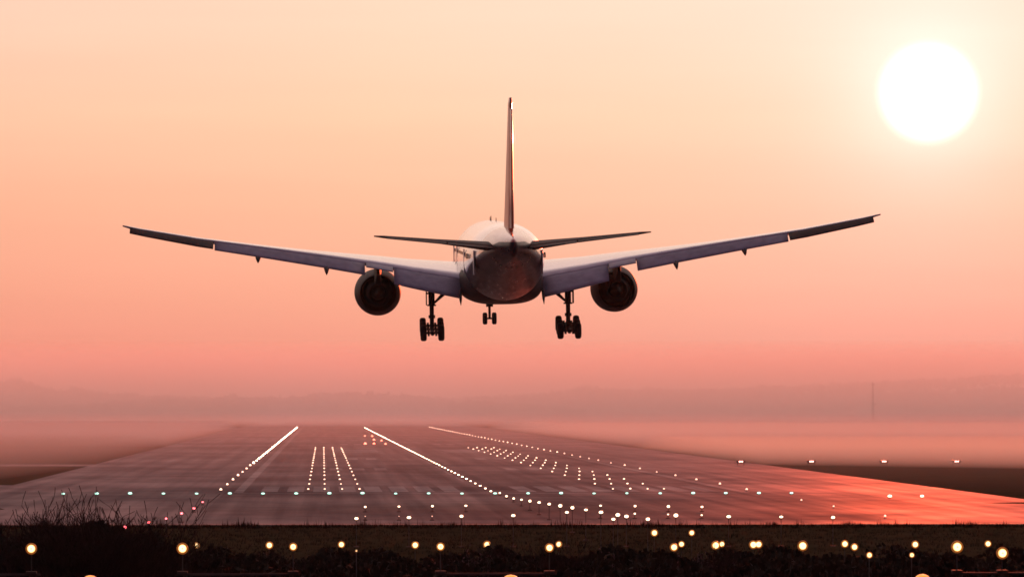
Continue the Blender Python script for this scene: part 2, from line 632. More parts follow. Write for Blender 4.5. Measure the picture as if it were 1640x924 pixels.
# row of small dark drain fittings and a lower beacon under the tail
for k in range(9):
    t = R(205 + k * 16.25)
    bm = bmesh.new()
    lathe(bm, [(0.1, 0.05), (0, 0.06), (-0.12, 0.03)], 'y', (1.52 * math.cos(t), -26.2, 1.12 + 1.42 * math.sin(t)), 8)
    link('tail_fitting', bm, mat('tail_fitting_metal', (0.4, 0.36, 0.3), 0.4) if k == 0 else bpy.data.materials['tail_fitting_metal'], plane)
for yy, h in ((20.5, 0.32), (18.2, 0.42), (6.0, 0.3)):
    bm = bmesh.new()
    loft(bm, [[(-0.03, yy + 0.22, 3.08), (0.03, yy + 0.22, 3.08), (0.03, yy - 0.22, 3.08), (-0.03, yy - 0.22, 3.08)],
              [(-0.02, yy - 0.02, 3.08 + h), (0.02, yy - 0.02, 3.08 + h), (0.02, yy - 0.2, 3.08 + h), (-0.02, yy - 0.2, 3.08 + h)]])
    link('antenna', bm, M_gear, plane)


def foil(xc, yLE, yTE, z, thick, defl=0.0, vertical=False, te=0.03):
    """closed section; y runs forward, deflection turns the trailing edge down about the leading edge"""
    chord = yLE - yTE
    pts = []
    us = [0, 0.012, 0.05, 0.12, 0.25, 0.4, 0.6, 0.8, 1.0]

    def h(u):
        return thick * (1.4845 * math.sqrt(u) - 0.63 * u - 1.758 * u * u + 1.4215 * u ** 3 - 0.5075 * u ** 4) + te * u * 0.5
    for u in us:
        pts.append((u, h(u)))
    for u in us[::-1][:-1]:
        pts.append((u, -h(u) * 0.8))
    out = []
    cd, sd_ = math.cos(defl), math.sin(defl)
    for u, t in pts:
        a, b = u * chord, t
        yy = yLE - (a * cd + b * sd_) if defl else yLE - a
        zz = z + (-a * sd_ + b * cd if defl else b)
        out.append((xc + t if vertical else xc, yy, z if vertical else zz))
    return out


def interp(tab, x):
    for (a, *va), (b, *vb) in zip(tab, tab[1:]):
        if x <= b:
            k = (x - a) / (b - a)
            return [p + (q - p) * k for p, q in zip(va, vb)]
    return list(tab[-1][1:])


# lateral, LE y, TE y (of the fixed wing), z of chord line, thickness
WT = [(0.0, 12.6, -3.2, -1.75, 1.9), (3.0, 10.6, -3.3, -1.42, 1.75), (7.0, 7.9, -3.3, -0.72, 1.3), (9.8, 6.0, -3.3, -0.16, 1.02), (14, 3.1, -4.1, 0.55, 0.78),
      (19, -0.3, -5.2, 1.34, 0.56), (24, -3.7, -6.7, 2.1, 0.4), (28.5, -6.8, -8.4, 2.95, 0.26), (29.3, -7.6, -8.8, 3.14, 0.2), (29.8, -8.9, -9.4, 3.27, 0.06)]
for s in (-1, 1):
    bm = bmesh.new()
    rings = []
    for x in [0.5, 3, 5, 7, 8.5, 9.8, 11, 12.5, 14, 16, 19, 21.5, 24, 26, 28.5, 29.3, 29.8]:
        le, te, z, th = interp(WT, x)
        inc = R(interp([(0, 2.2), (3, 2.0), (10, 0.9), (18, -1.6), (31, -2.4)], x)[0])
        rings.append([(s * p[0], p[1], p[2] + math.tan(inc) * (p[1] - te)) for p in foil(x, le, te, z - 0.02, th, te=0.12)])
    loft(bm, rings)
    wing = link('wing', bm, M_wing, plane, True)

    def surf(name, x0, x1, c0, c1, defl, m, th=0.2, gapy=-0.12, gapz=-0.02, n=5, te=0.03):
        bm = bmesh.new()
        rr = []
        for k in range(n):
            x = x0 + (x1 - x0) * k / (n - 1)
            c = c0 + (c1 - c0) * k / (n - 1)
            le, tey, z, _ = interp(WT, x)
            rr.append([(s * p[0], p[1], p[2]) for p in foil(x, tey - gapy, tey - gapy - c, z + gapz, th * c / c0, R(defl), te=te)])
        loft(bm, rr)
        return link(name, bm, m, wing, True)
    surf('inboard_flap', 3.25, 8.55, 2.85, 2.35, 33, M_flap, 0.3)
    surf('flaperon', 8.62, 10.75, 1.45, 1.35, 14, M_flap, 0.2)
    surf('outboard_flap', 10.85, 22.7, 1.85, 1.3, 31, M_flap, 0.22, n=9)
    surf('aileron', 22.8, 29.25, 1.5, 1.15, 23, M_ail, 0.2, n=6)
    # flap track fairings: slim canoes hanging under the trailing edge
    for x, L, dz in ((6.3, 0.0, 0), (13.9, 3.4, 0.0), (19.3, 2.9, 0.0)):
        if not L:
            continue
        le, te, z, th = interp(WT, x)
        bm = bmesh.new()
        rg = []
        for u, w, h, dzz in ((0, 0.03, 0.05, -0.3), (0.15, 0.16, 0.22, -0.42), (0.4, 0.24, 0.34, -0.6), (0.7, 0.22, 0.34, -0.95), (0.9, 0.13, 0.28, -1.2), (1, 0.03, 0.12, -1.42)):
            rg.append(superring(te + 1.9 - u * (L + 0.6), s * x, z + dzz * (0.95 if x < 15 else 0.82), w, h * 0.8, h * 0.8, 2, 14))
        loft(bm, rg)
        link('flap_track_fairing', bm, M_gear, wing, True)
    bm = bmesh.new()                                            # pointed inboard flap track at the root
    le, te, z, th = interp(WT, 3.3)
    loft(bm, [superring(yy, s * 3.3, zz, w, hh, hh, 2, 12) for yy, zz, w, hh in
              ((te + 0.6, z - 0.35, 0.05, 0.1), (te - 0.8, z - 0.85, 0.14, 0.3), (te - 2.0, z - 1.5, 0.12, 0.35), (te - 2.7, z - 2.0, 0.03, 0.12))])
    link('flap_track_fairing', bm, M_gear, wing, True)
    # navigation light and static wicks at the tip
    bm = bmesh.new()
    lathe(bm, [(-0.14, 0.02), (-0.1, 0.05), (0.0, 0.06), (0.1, 0.02)], 'y', (s * 29.6, -8.2, 3.2), 10)
    link('wingtip_light', bm, mat('wingtip_lens', (0.1, 0.2, 0.1) if s > 0 else (0.25, 0.05, 0.05), 0.2), wing, True)
    for x in (23.5, 25, 26.4, 27.6, 28.6):
        bm = bmesh.new()
        le, te, z, th = interp(WT, x)
        add_tube(bm, (s * x, te - 1.0, z - 0.3), (s * x, te - 1.5, z - 0.36), 0.012, 0.004, 5)
        link('static_wick', bm, M_gear, wing)

    # engine
    ex, ez = s * 9.75, -2.62
    bm = bmesh.new()
    lathe(bm, [(5.0, 1.50), (5.3, 1.58), (6.2, 1.75), (7.6, 1.90), (9.2, 1.93), (10.6, 1.86), (11.4, 1.74), (11.65, 1.63), (11.5, 1.54), (10.6, 1.5), (9.8, 1.55)],
          'y', (ex, 0, ez), 56, cap=False)
    lathe(bm, [(5.0, 1.46), (6.4, 1.52), (8.6, 1.55)], 'y', (ex, 0, ez), 56, cap=False)
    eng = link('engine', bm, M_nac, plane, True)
    bm = bmesh.new()
    lathe(bm, [(9.82, 1.54), (9.9, 1.0), (9.95, 0.45), (10.3, 0.36), (10.75, 0.02)], 'y', (ex, 0, ez), 40, cap=False)
    for k in range(22):
        a = 2 * PI * k / 22
        q = Matrix.Rotation(a, 3, 'Y')
        v = [q @ Vector(p) for p in ((-0.06, 10.1, 0.4), (0.06, 9.95, 0.4), (0.2, 9.9, 1.5), (-0.2, 10.2, 1.5))]
        bm.faces.new([bm.verts.new(p + Vector((ex, 0, ez))) for p in v])
    link('fan', bm, M_gear, eng, True)
    bm = bmesh.new()
    lathe(bm, [(8.6, 1.22), (6.5, 1.18), (5.0, 1.02), (3.9, 0.78), (3.9, 0.74), (5.2, 0.9)], 'y', (ex, 0, ez), 48, cap=False)
    link('exhaust_nozzle', bm, M_metal, eng, True)
    bm = bmesh.new()
    lathe(bm, [(5.6, 0.60), (4.2, 0.45), (3.2, 0.2), (2.7, 0.03)], 'y', (ex, 0, ez), 32)
    link('exhaust_cone', bm, M_metal, eng, True)
    bm = bmesh.new()                                            # dark duct wall
    lathe(bm, [(8.5, 0.5), (8.5, 1.54)], 'y', (ex, 0, ez), 40, cap=False)
    link('fan_duct', bm, M_core, eng)
    bm = bmesh.new()                                            # pylon
    rg = []
    for yy, z0, z1, w in ((10.6, ez + 1.7, ez + 1.95, 0.05), (9.2, ez + 1.6, ez + 2.25, 0.22), (6.0, ez + 1.1, ez + 2.6, 0.3), (3.2, ez + 0.7, ez + 2.5, 0.26), (1.4, ez + 1.6, ez + 2.4, 0.12)):
        rg.append([(ex - w, yy, z0), (ex + w, yy, z0), (ex + w, yy, z1), (ex - w, yy, z1)])
    loft(bm, rg)
    link('pylon', bm, M_nac, eng)
    bm = bmesh.new()                                            # nacelle strake
    loft(bm, [[(ex - s * 1.5, 9.6, ez + 1.2), (ex - s * 1.53, 9.6, ez + 1.17), (ex - s * 1.5, 8.0, ez + 1.17), (ex - s * 1.47, 8.0, ez + 1.2)],
              [(ex - s * 1.85, 8.6, ez + 1.5), (ex - s * 1.87, 8.6, ez + 1.48), (ex - s * 1.83, 8.1, ez + 1.48), (ex - s * 1.81, 8.1, ez + 1.5)]])
    link('strake', bm, M_nac, eng)

    # tailplane
    bm = bmesh.new()
    loft(bm, [[(s * p[0], p[1], p[2]) for p in foil(x, le, te, z, th, te=0.08)] for x, le, te, z, th in
              ((0.4, -21.8, -26.9, 1.2, 0.95), (1.9, -22.8, -27.1, 1.38, 0.75), (5.5, -25.2, -27.8, 1.82, 0.36), (9.6, -27.9, -28.8, 2.24, 0.2), (10.3, -28.8, -29.4, 2.32, 0.07))])
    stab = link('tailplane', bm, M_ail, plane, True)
    bm = bmesh.new()
    loft(bm, [[(s * p[0], p[1], p[2]) for p in foil(x, le, le - c, z, th, R(5))] for x, le, c, z, th in
              ((1.3, -26.95, 1.7, 1.33, 0.2), (4.8, -27.7, 1.3, 1.72, 0.16))])
    link('elevator', bm, M_ail, stab, True)
    bm = bmesh.new()
    loft(bm, [[(s * p[0], p[1], p[2]) for p in foil(x, le, le - c, z, th, R(5))] for x, le, c, z, th in
              ((4.9, -27.7, 1.3, 1.74, 0.16), (9.4, -28.7, 0.75, 2.2, 0.1))])
    link('elevator', bm, M_ail, stab, True)

    # main landing gear: six wheels on a tilted bogie
    gx = s * 5.5
    bm = bmesh.new()
    add_tube(bm, (gx, 0.1, -1.3), (gx, 0, -3.5), 0.27, 0.25, 16)
    add_tube(bm, (gx, 0, -3.5), (gx, 0, -3.62), 0.36, 0.36, 16)
    add_tube(bm, (gx, 0, -3.62), (gx, 0, -5.5), 0.18, 0.17, 16)
    add_tube(bm, (gx, 0, -4.35), (gx, 0, -4.6), 0.27, 0.27, 16)
    add_tube(bm, (gx, 1.75, -5.2), (gx, -1.75, -5.8), 0.17, 0.17, 12)        # bogie beam
    for yy, zz in ((1.45, -5.24), (0, -5.49), (-1.45, -5.74)):
        add_tube(bm, (gx - 0.6, yy, zz), (gx + 0.6, yy, zz), 0.1, 0.1, 10)
        add_box(bm, (gx - 0.3, yy, zz), (0.16, 0.55, 0.5))
        add_box(bm, (gx + 0.3, yy, zz), (0.16, 0.55, 0.5))
    add_tube(bm, (gx, -0.3, -4.4), (gx, -0.75, -4.9), 0.06, 0.06, 8)         # torque links
    add_tube(bm, (gx, -0.75, -4.9), (gx, -0.3, -5.4), 0.06, 0.06, 8)
    add_tube(bm, (gx - s * 0.1, -0.2, -3.6), (gx - s * 0.1, 1.0, -5.2), 0.05, 0.05, 8)
    gear = link('main_landing_gear', bm, M_gear, plane)
    bm = bmesh.new()
    add_tube(bm, (gx - s * 0.1, 0, -3.45), (gx - s * 2.0, 0.2, -1.9), 0.1, 0.1, 10)
    add_tube(bm, (gx - s * 0.25, -0.2, -3.3), (gx - s * 1.5, 0.0, -1.9), 0.06, 0.06, 8)
    add_tube(bm, (gx, 0.3, -3.5), (gx, 2.6, -1.9), 0.09, 0.09, 10)
    link('side_brace', bm, M_gear, gear)
    bm = bmesh.new()
    add_box(bm, (gx + s * 0.42, 0.1, -2.55), (0.07, 1.5, 2.0))
    add_box(bm, (gx + s * 0.2, 0.0, -2.6), (0.35, 0.12, 0.14))
    link('gear_door', bm, M_nac, gear)
    for yy, zz in ((1.45, -5.24), (0, -5.49), (-1.45, -5.74)):
        for w in (-1, 1):
            wx = gx + w * 0.71
            bm = bmesh.new()
            lathe(bm, [(-0.25, 0.3), (-0.25, 0.5), (-0.2, 0.61), (-0.1, 0.655), (0.1, 0.655), (0.2, 0.61), (0.25, 0.5), (0.25, 0.3)], 'x', (wx, yy, zz), 28, 0, False)
            lathe(bm, [(-0.16, 0.02), (-0.17, 0.3), (-0.25, 0.31), (0.25, 0.31), (0.17, 0.3), (0.16, 0.02)], 'x', (wx, yy, zz), 20, 1, True)
            link('wheel', bm, [M_tyre, M_rim], gear, True)

# fin
bm = bmesh.new()
loft(bm, [foil(0, le, te, z, th, vertical=True, te=0.12) for z, le, te, th in
          ((1.6, -15.8, -26.2, 0.85), (2.9, -18.2, -26.6, 0.78), (5.5, -20.6, -27.3, 0.62), (9, -23.9, -28.4, 0.45), (12.0, -26.7, -29.2, 0.32), (12.4, -27.4, -29.3, 0.2))])
fin = link('tail_fin', bm, M_fin, plane, True)
bm = bmesh.new()
loft(bm, [foil(0, le, te, z, th, vertical=True) for z, le, te, th in
          ((2.75, -26.62, -29.2, 0.36), (5.5, -27.36, -29.6, 0.32), (9, -28.44, -30.1, 0.26), (11.6, -29.15, -30.5, 0.2))])
link('rudder', bm, [M_fin], fin, True)
bm = bmesh.new()                                    # pale upper shell, its colour standing in for the sunlit fin edge
loft(bm, [foil(0.01, le, te, z, th, vertical=True) for z, le, te, th in
          ((9.0, -23.84, -28.2, 0.475), (12.0, -26.64, -29.1, 0.345), (12.46, -27.36, -29.25, 0.22))])
link('fin_sunlit_edge', bm, mat('fin_sunlit_peach', (0.85, 0.55, 0.4), 0.45, noise=0.15), fin, True)

# nose gear
ng = bmesh.new()
add_tube(ng, (0, 25.4, -2.8), (0, 25.6, -4.3), 0.17, 0.16, 14)
add_tube(ng, (0, 25.6, -4.1), (0, 25.6, -4.35), 0.25, 0.25, 14)
add_tube(ng, (0, 25.6, -4.35), (0, 25.6, -5.4), 0.11, 0.11, 12)
add_tube(ng, (-0.42, 25.6, -5.38), (0.42, 25.6, -5.38), 0.08, 0.08, 10)
add_tube(ng, (0, 25.5, -4.2), (0, 27.4, -2.9), 0.08, 0.08, 8)
add_box(ng, (0, 25.35, -4.22), (0.6, 0.12, 0.3))
nose = link('nose_landing_gear', ng, M_gear, plane)
for w in (-1, 1):
    bm = bmesh.new()
    lathe(bm, [(-0.2, 0.22), (-0.2, 0.42), (-0.12, 0.52), (0.12, 0.52), (0.2, 0.42), (0.2, 0.22)], 'x', (w * 0.4, 25.6, -5.38), 26, 0, False)
    lathe(bm, [(-0.13, 0.02), (-0.2, 0.24), (0.2, 0.24), (0.13, 0.02)], 'x', (w * 0.4, 25.6, -5.38), 18, 1, True)
    link('wheel', bm, [M_tyre, M_rim], nose, True)
    bm = bmesh.new()
    add_box(bm, (w * 0.62, 26.0, -3.3), (0.04, 1.7, 0.7))
    link('gear_door', bm, M_nac, nose)

# ------------------------------------------------------------------ airfield lights
M_base = mat('fitting_grey_metal', (0.09, 0.09, 0.09), 0.5, metal=0.5, noise=0.2)
M_post = mat('post_weathered_metal', (0.05, 0.045, 0.042), 0.8, metal=0.0, spec=0.1, noise=0.3)
L_white = mat('lit_lens_warm_white', (0.8, 0.8, 0.8), 0.2, emit=(1.0, 0.62, 0.40), estr=4.5)
L_soft = mat('lit_lens_far_white', (0.8, 0.8, 0.8), 0.2, emit=(1.0, 0.52, 0.36), estr=2.4)
L_tdz = mat('lit_lens_touchdown', (0.8, 0.8, 0.8), 0.2, emit=(1.0, 0.56, 0.38), estr=4)
L_cl = mat('lit_lens_centreline', (0.8, 0.8, 0.8), 0.2, emit=(1.0, 0.64, 0.42), estr=14)
L_green = mat('lit_lens_green', (0.6, 0.8, 0.7), 0.2, emit=(0.50, 1.0, 0.80), estr=2.0)
L_red = mat('lit_lens_red', (0.8, 0.2, 0.2), 0.2, emit=(1.0, 0.12, 0.14), estr=7)
L_papi = mat('lit_lens_pink_white', (0.8, 0.6, 0.5), 0.2, emit=(1.0, 0.42, 0.34), estr=8)
L_halo = mat('amber_halo_glow', (0.8, 0.4, 0.1), 0.3, emit=(1.0, 0.22, 0.02), estr=0.2)  # glow halo of a lamp, put on a separate emissive ring
L_near = mat('lit_lens_near_white', (0.8, 0.8, 0.7), 0.2, emit=(1.0, 0.66, 0.30), estr=2.9)
L_nglow = mat('near_lens_glow_edge', (0.8, 0.6, 0.3), 0.2, emit=(1.0, 0.46, 0.10), estr=1.15)  # amber outer zone of the lens imitates soft glow round the lamp


rng = random.Random(3)


def inset_mesh(name, r, lens, h=0.8):
    """round pavement fitting with a domed lens"""
    bm = bmesh.new()
    lathe(bm, [(0.0, r * 1.35), (0.03, r * 1.3), (0.035, r)], 'z', (0, 0, 0.0), 12, 0, True)
    lathe(bm, [(0.036, r * 0.55), (0.036 + r * h * 0.18, r * 0.85), (0.036 + r * h * 0.45, r), (0.036 + r * h * 0.75, r * 0.85), (0.036 + r * h * 0.95, r * 0.5), (0.036 + r * h, 0.02)], 'z', (0, 0, 0), 12, 1, True)
    me = bpy.data.meshes.new(name)
    bm.to_mesh(me)
    bm.free()
    me.materials.append(M_base)
    me.materials.append(lens)
    return me


def stem_mesh(name, r, lens, hgt=0.3):
    """short elevated light: base plate, stem and globe lens"""
    bm = bmesh.new()
    lathe(bm, [(0, 0.12), (0.03, 0.12), (0.04, 0.03), (hgt - r, 0.03), (hgt - r, r * 0.9), (hgt - r * 0.7, r)], 'z', (0, 0, 0), 12, 0, True)
    lathe(bm, [(hgt - r * 0.69, r), (hgt, r * 0.95), (hgt + r * 0.6, r * 0.65), (hgt + r * 0.9, 0.02)], 'z', (0, 0, 0), 12, 1, True)
    me = bpy.data.meshes.new(name)
    bm.to_mesh(me)
    bm.free()
    me.materials.append(M_base)
    me.materials.append(lens)
    return me


def put(name, me, loc, label, cat, group, s=1.0):
    o = bpy.data.objects.new(name, me)
    COL.objects.link(o)
    o.location = loc
    s *= rng.uniform(0.8, 1.12)
    o.scale = (s, s, s * rng.uniform(0.8, 1.0))
    return tag(o, label, cat, group)


# centreline, every 15 m
me_cl = inset_mesh('centreline_light', 0.115, L_cl)
i = 0
Y = 440.0
while Y < 1780:
    lab = (f'{nth(i, "nearest")} white centreline light beyond the green threshold lights' if i < 12 else
           'tiny white light in the far unbroken line along the runway centre')
    s = 1.0 + 0.35 * (Y - 440) / 1300
    put('centreline_light', me_cl, (16.0, Y, 0.008), lab, 'runway light', 'white lights along the runway centreline', s)
    i += 1
    Y += 15
# edges, every 30 m
me_el = stem_mesh('edge_light', 0.13, L_tdz, 0.24)
me_er = stem_mesh('edge_light', 0.12, L_soft, 0.22)
L_el = mat('lit_lens_edge_far', (0.8, 0.8, 0.8), 0.2, emit=(1.0, 0.68, 0.45), estr=20)
me_elf = stem_mesh('edge_light', 0.16, L_el, 0.24)
i = 0
Y = 444.0
while Y < 1780:
    far = Y > 650
    put('edge_light', me_elf if far else me_el, (-9.75, Y, 0.0), f'{nth(i, "nearest")} white light along the left runway edge' if i < 14 else
        'tiny white light in the far solid line of the left runway edge', 'runway light', 'lights along the left runway edge', 1.0 if not far else 0.9 + 0.25 * (Y - 650) / 1100)
    put('edge_light', me_er if Y < 800 else me_el, (40.8, Y, 0.0), f'{nth(i, "nearest")} white light along the right runway edge' if i < 18 else
        'tiny pinkish light far along the right runway edge', 'runway light', 'lights along the right runway edge', 0.9 + 0.5 * (Y - 444) / 1300)
    i += 1
    Y += 30 if Y < 680 else 24
for i, Yq in enumerate((395, 370, 336)):
    put('edge_light', me_er, (41.0, Yq, 0.0), f'{["farthest", "middle", "nearest"][i]} dim light on the orange-lit starter strip before the threshold', 'runway light',
        'dim lights before the threshold', 0.7)
# touchdown zone: barrettes of four either side
me_tz = inset_mesh('touchdown_light', 0.10, L_tdz, 1.1)
OFF = (12.4, 14.1, 15.8, 17.4)
rows = [452 + 30 * k for k in range(16)]
cname_l = ['inner right', 'second from right', 'second from left', 'outer left']
cname_r = ['inner left', 'second from left', 'second from right', 'outer right']
for k, Y in enumerate(rows):
    for j, of in enumerate(OFF):
        s = 1.0 + 0.5 * k / 15
        where = 'nearest to the green row' if k == 0 else f'{ORD[k]} from the green row'
        put('touchdown_light', me_tz, (16.0 - of, Y, 0.008), f'left touchdown block, {cname_l[j]} column, light {where}', 'runway light',
            'left touchdown zone lights', s)
        put('touchdown_light', me_tz, (16.0 + of, Y, 0.008), f'right touchdown block, {cname_r[j]} column, light {where}', 'runway light',
            'right touchdown zone lights', s)
# green threshold row
me_gr = inset_mesh('threshold_light', 0.18, L_green, 1.0)
for k in range(23):
    X = -23.9 + k * 3.065
    if abs(X - 16.0) < 0.4:
        pass
    put('threshold_light', me_gr, (X, 428 + rng.uniform(-0.4, 0.4), 0.0), f'{nth(k)} green light in the row across the runway threshold', 'runway light', 'green threshold lights',
        rng.uniform(0.92, 1.05))
for k, X in enumerate((50.7, 53.6)):
    put('threshold_light', inset_mesh('threshold_light', 0.19, L_white, 1.2), (X, 412, 0.0), f'{["left", "right"][k]} of two bright white lights on the orange-lit pavement', 'runway light',
        'bright white lights on the pavement at right')
# slope indicator units at the right, mirrored dim red ones far left
def papi():
    root = empty('slope_indicator', (0, 0, 0), '', 'slope indicator')
    bm = bmesh.new()
    add_box(bm, (0, 0.1, 0.55), (1.2, 0.9, 0.35))
    bmesh.ops.bevel(bm, geom=bm.edges[:], offset=0.04, segments=2, affect='EDGES')
    link('housing', bm, M_base, root)
    for x in (-0.45, 0.45):
        bm = bmesh.new()
        add_tube(bm, (x, 0.1, 0), (x, 0.1, 0.38), 0.04, 0.04, 8)
        link('leg', bm, M_post, root)
    bm = bmesh.new()
    for x in (-0.2, 0.0, 0.2):
        lathe(bm, [(-0.36, 0.09), (-0.4, 0.07), (-0.43, 0.02)], 'y', (x, 0, 0.55), 14)
    link('lens', bm, L_papi, root)
    return root


def copy_tree(o, parent=None):
    c = o.copy()
    COL.objects.link(c)
    if parent:
        c.parent = parent
    for ch in list(o.children):
        copy_tree(ch, c)
    return c


p0 = papi()
for k, X in enumerate((57.8, 67.6, 77.7, 87.8)):
    o = p0 if k == 0 else copy_tree(p0)
    o.location = (X, 638, -0.02)
    o['label'] = f'{nth(k)} of four pinkish-white slope indicator boxes in the misty grass at right'
    o['group'] = 'slope indicators right of the runway'
me_rd = stem_mesh('red_runway_light', 0.28, mat('lit_lens_far_red', (0.8, 0.2, 0.2), 0.2, emit=(1.0, 0.2, 0.12), estr=5), 0.3)
for k, (a, b) in enumerate(((584.5, 699), (596, 699.5), (599, 705.5), (611, 706.5), (585, 712), (599, 711.5), (617.5, 712))):
    x, y, _ = px2w(a, b, FPX * CAM_H / (b - 651))
    put('red_runway_light', me_rd, (x, y, 0.0), 'tiny red light in the small far cluster just left of the centreline', 'runway light',
        'tiny far red lights by the centreline', 1.0)

# approach lights on posts: housing turned to the approach, lens, dim amber ring added as a glow halo
def approach(loc, zground, r, label, group, lens=L_white, ring=True, name='approach_light', parts=True):
    x, y, z = loc
    r *= (0.80 if ring else 0.60) * rng.uniform(0.88, 1.1)
    root = empty(name, (x, y, zground), label, 'approach light', group)
    h = z - zground
    bm = bmesh.new()
    add_tube(bm, (0, 0.08, 0), (0, 0.08, h - r * 0.8), 0.022, 0.016, 8)
    add_box(bm, (0, 0.08, 0.03), (0.3, 0.3, 0.06))
    link('post', bm, M_post, root)
    bm = bmesh.new()
    lathe(bm, [(0.0, r * 1.12), (0.06, r * 1.15), (0.22, r * 0.85), (0.34, r * 0.4), (0.36, 0.05)], 'y', (0, 0, h), 16, 0)
    add_box(bm, (0, 0.12, h - r), (0.06, 0.06, r * 0.9))
    link('housing', bm, M_base, root, False)
    bm = bmesh.new()
    near_l = lens is L_near
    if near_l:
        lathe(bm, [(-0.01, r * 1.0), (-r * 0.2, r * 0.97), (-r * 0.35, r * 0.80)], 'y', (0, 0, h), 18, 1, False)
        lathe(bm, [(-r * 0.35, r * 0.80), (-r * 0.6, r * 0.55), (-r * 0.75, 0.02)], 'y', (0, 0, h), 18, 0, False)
    else:
        sq = rng.uniform(0.55, 0.85)
        lathe(bm, [(-0.01, r * 0.98), (-r * 0.4, r * 0.9), (-r * 0.7, r * 0.6), (-r * 0.85, 0.02)], 'y', (0, 0, 0), 16, 0)
        for v in bm.verts:
            v.co.z = v.co.z * sq + h
    link('lens', bm, [lens, L_nglow] if near_l else lens, root, True)
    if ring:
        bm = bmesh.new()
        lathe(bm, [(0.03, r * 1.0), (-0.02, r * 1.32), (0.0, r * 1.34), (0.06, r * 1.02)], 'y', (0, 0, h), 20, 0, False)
        link('glow_ring', bm, L_halo, root, True)
    return root


# centreline approach lights, on posts that grow with distance below the runway end
d = 423.0
i = 0
while d > 226:
    z = 0.12 + max(0, (400 - d)) * 0.0133
    zg = gz(d) if d < 317 else 0.0
    r = 0.15 + 0.05 * min(1, i / 8)
    if not (abs(d - 273) < 1 or d < 240):
        approach((16.2, d, z + 0.1), zg, r, f'white approach light leading to the runway centreline, {"nearest to the green row" if i == 0 else ORD[i] + " from the green row"}',
                 'white approach centreline lights', L_white, False)
    d -= 15.4
    i += 1
for k, a in enumerate((585, 639, 692.5, 746)):
    approach(px2w(a, 811 - k * 0.6, 356), 0, 0.17, f'{nth(k)} of four white lights on the left half of the far crossbar', 'far approach crossbar lights', L_white, False)
for k, a in enumerate((962, 1017.5, 1071, 1125)):
    approach(px2w(a, 809.3 + k * 0.7, 356), 0, 0.18, f'{nth(k)} of four white lights on the right half of the far crossbar', 'far approach crossbar lights', L_white, False)
    approach(px2w(a - 0.5, 821 + k * 1.2, 335), 0, 0.12, f'{nth(k)} small white light just below the right half of the far crossbar', 'small lights below the far crossbar', L_white, False)
for k, a in enumerate((585, 639, 692)):
    approach(px2w(a, 826, 330), 0, 0.06, f'{nth(k)} faint small reflection glint just below the left half of the far crossbar', 'small lights below the far crossbar', L_soft, False)  # pavement reflections of the crossbar, put in as faint lamps of their own
for k, (a, b) in enumerate(((571, 829.5), (655, 828), (739, 826), (822, 825), (908, 820), (1003.6, 826.5), (1083, 825), (1168, 827), (1252.5, 827.5), (1336, 828.5))):
    approach(px2w(a, b, 273), gz(273), 0.20, f'{nth(k)} white light on the near crossbar at the runway end', 'near approach crossbar lights', L_white, False)
approach(px2w(1038, 831, 232), gz(232), 0.19, 'white approach light just above the dark bank, right of the lowest centreline light', 'approach lights near the bank', L_white, False)
approach(px2w(982.6, 831, 257), gz(257), 0.2, 'lowest white light of the approach centreline, at the edge of the dark bank', 'approach lights near the bank', L_white, False)
# red side row
for k, (a, b, dd) in enumerate(((202, 843, 233), (240, 835.5, 264), (267.6, 829.4, 293), (292, 821, 325), (311.6, 813, 356), (325.5, 803, 382))):
    zg = gz(dd) if dd < 317 else 0.0
    approach(px2w(a, b, dd), zg, 0.15, f'{nth(k, "nearest and lowest")} red light in the side row rising from the bush at left', 'red side-row approach lights', L_red, False)

# lights that stand on the dark bank and on the gantries nearest the road
ROW_A = [(316, 872, 4.5), (432, 872, 5.5), (547, 871, 5.5), (665, 872, 5.5), (780, 871.5, 6), (895, 871, 5.5), (1092, 871, 5.5), (1157, 871, 5.5), (1216, 871.5, 6),
         (1355, 871, 5.5), (1468.5, 872, 5.5), (1586, 871, 5.5), (1048.5, 853, 5.5), (1108.5, 853, 4.5), (1147, 873, 6.5), (1207.5, 872, 6.5), (1370.5, 876, 6),
         (1287, 874, 8), (1080, 876, 7), (1463, 889, 4.5), (1394.5, 889, 4.8), (571, 881, 2)]
names_a = ['small white light just right of the second tall amber lamp', 'amber-white light left of the gantry lamp, third lamp from the left', 'single amber-white light between two gantry lamps, left half',
           'amber-white light just left of the middle gantry lamp', 'single amber-white light right of the middle gantry lamp', 'right lamp of the close pair right of centre',
           'upper right lamp of the pair below the two high lamps', 'right lamp of the first bright pair at right', 'right lamp of the second bright pair at right', 'left lamp of the slanting pair at right',
           'upper lamp of the vertical pair at right', 'small lamp above the rightmost tall lamp', 'left of two high lamps on the dark bank', 'right of two high lamps on the dark bank',
           'left lamp of the first bright pair at right', 'left lamp of the second bright pair at right', 'right lamp of the slanting pair at right', 'large single oval lamp right of the bright pairs',
           'lower left lamp of the pair below the two high lamps', 'lower lamp of the vertical pair at right', 'low single lamp right of the slanting pair', 'tiny faint light low on the bank at left of centre']
for (a, b, rp), nm in zip(ROW_A, names_a):
    dd = {853: 250, 889: 143, 881: 143}.get(b, 205)
    approach(px2w(a, b, dd), gz(dd), rp * dd / FPX, nm, 'approach lights standing on the dark bank', L_near, rp > 3)
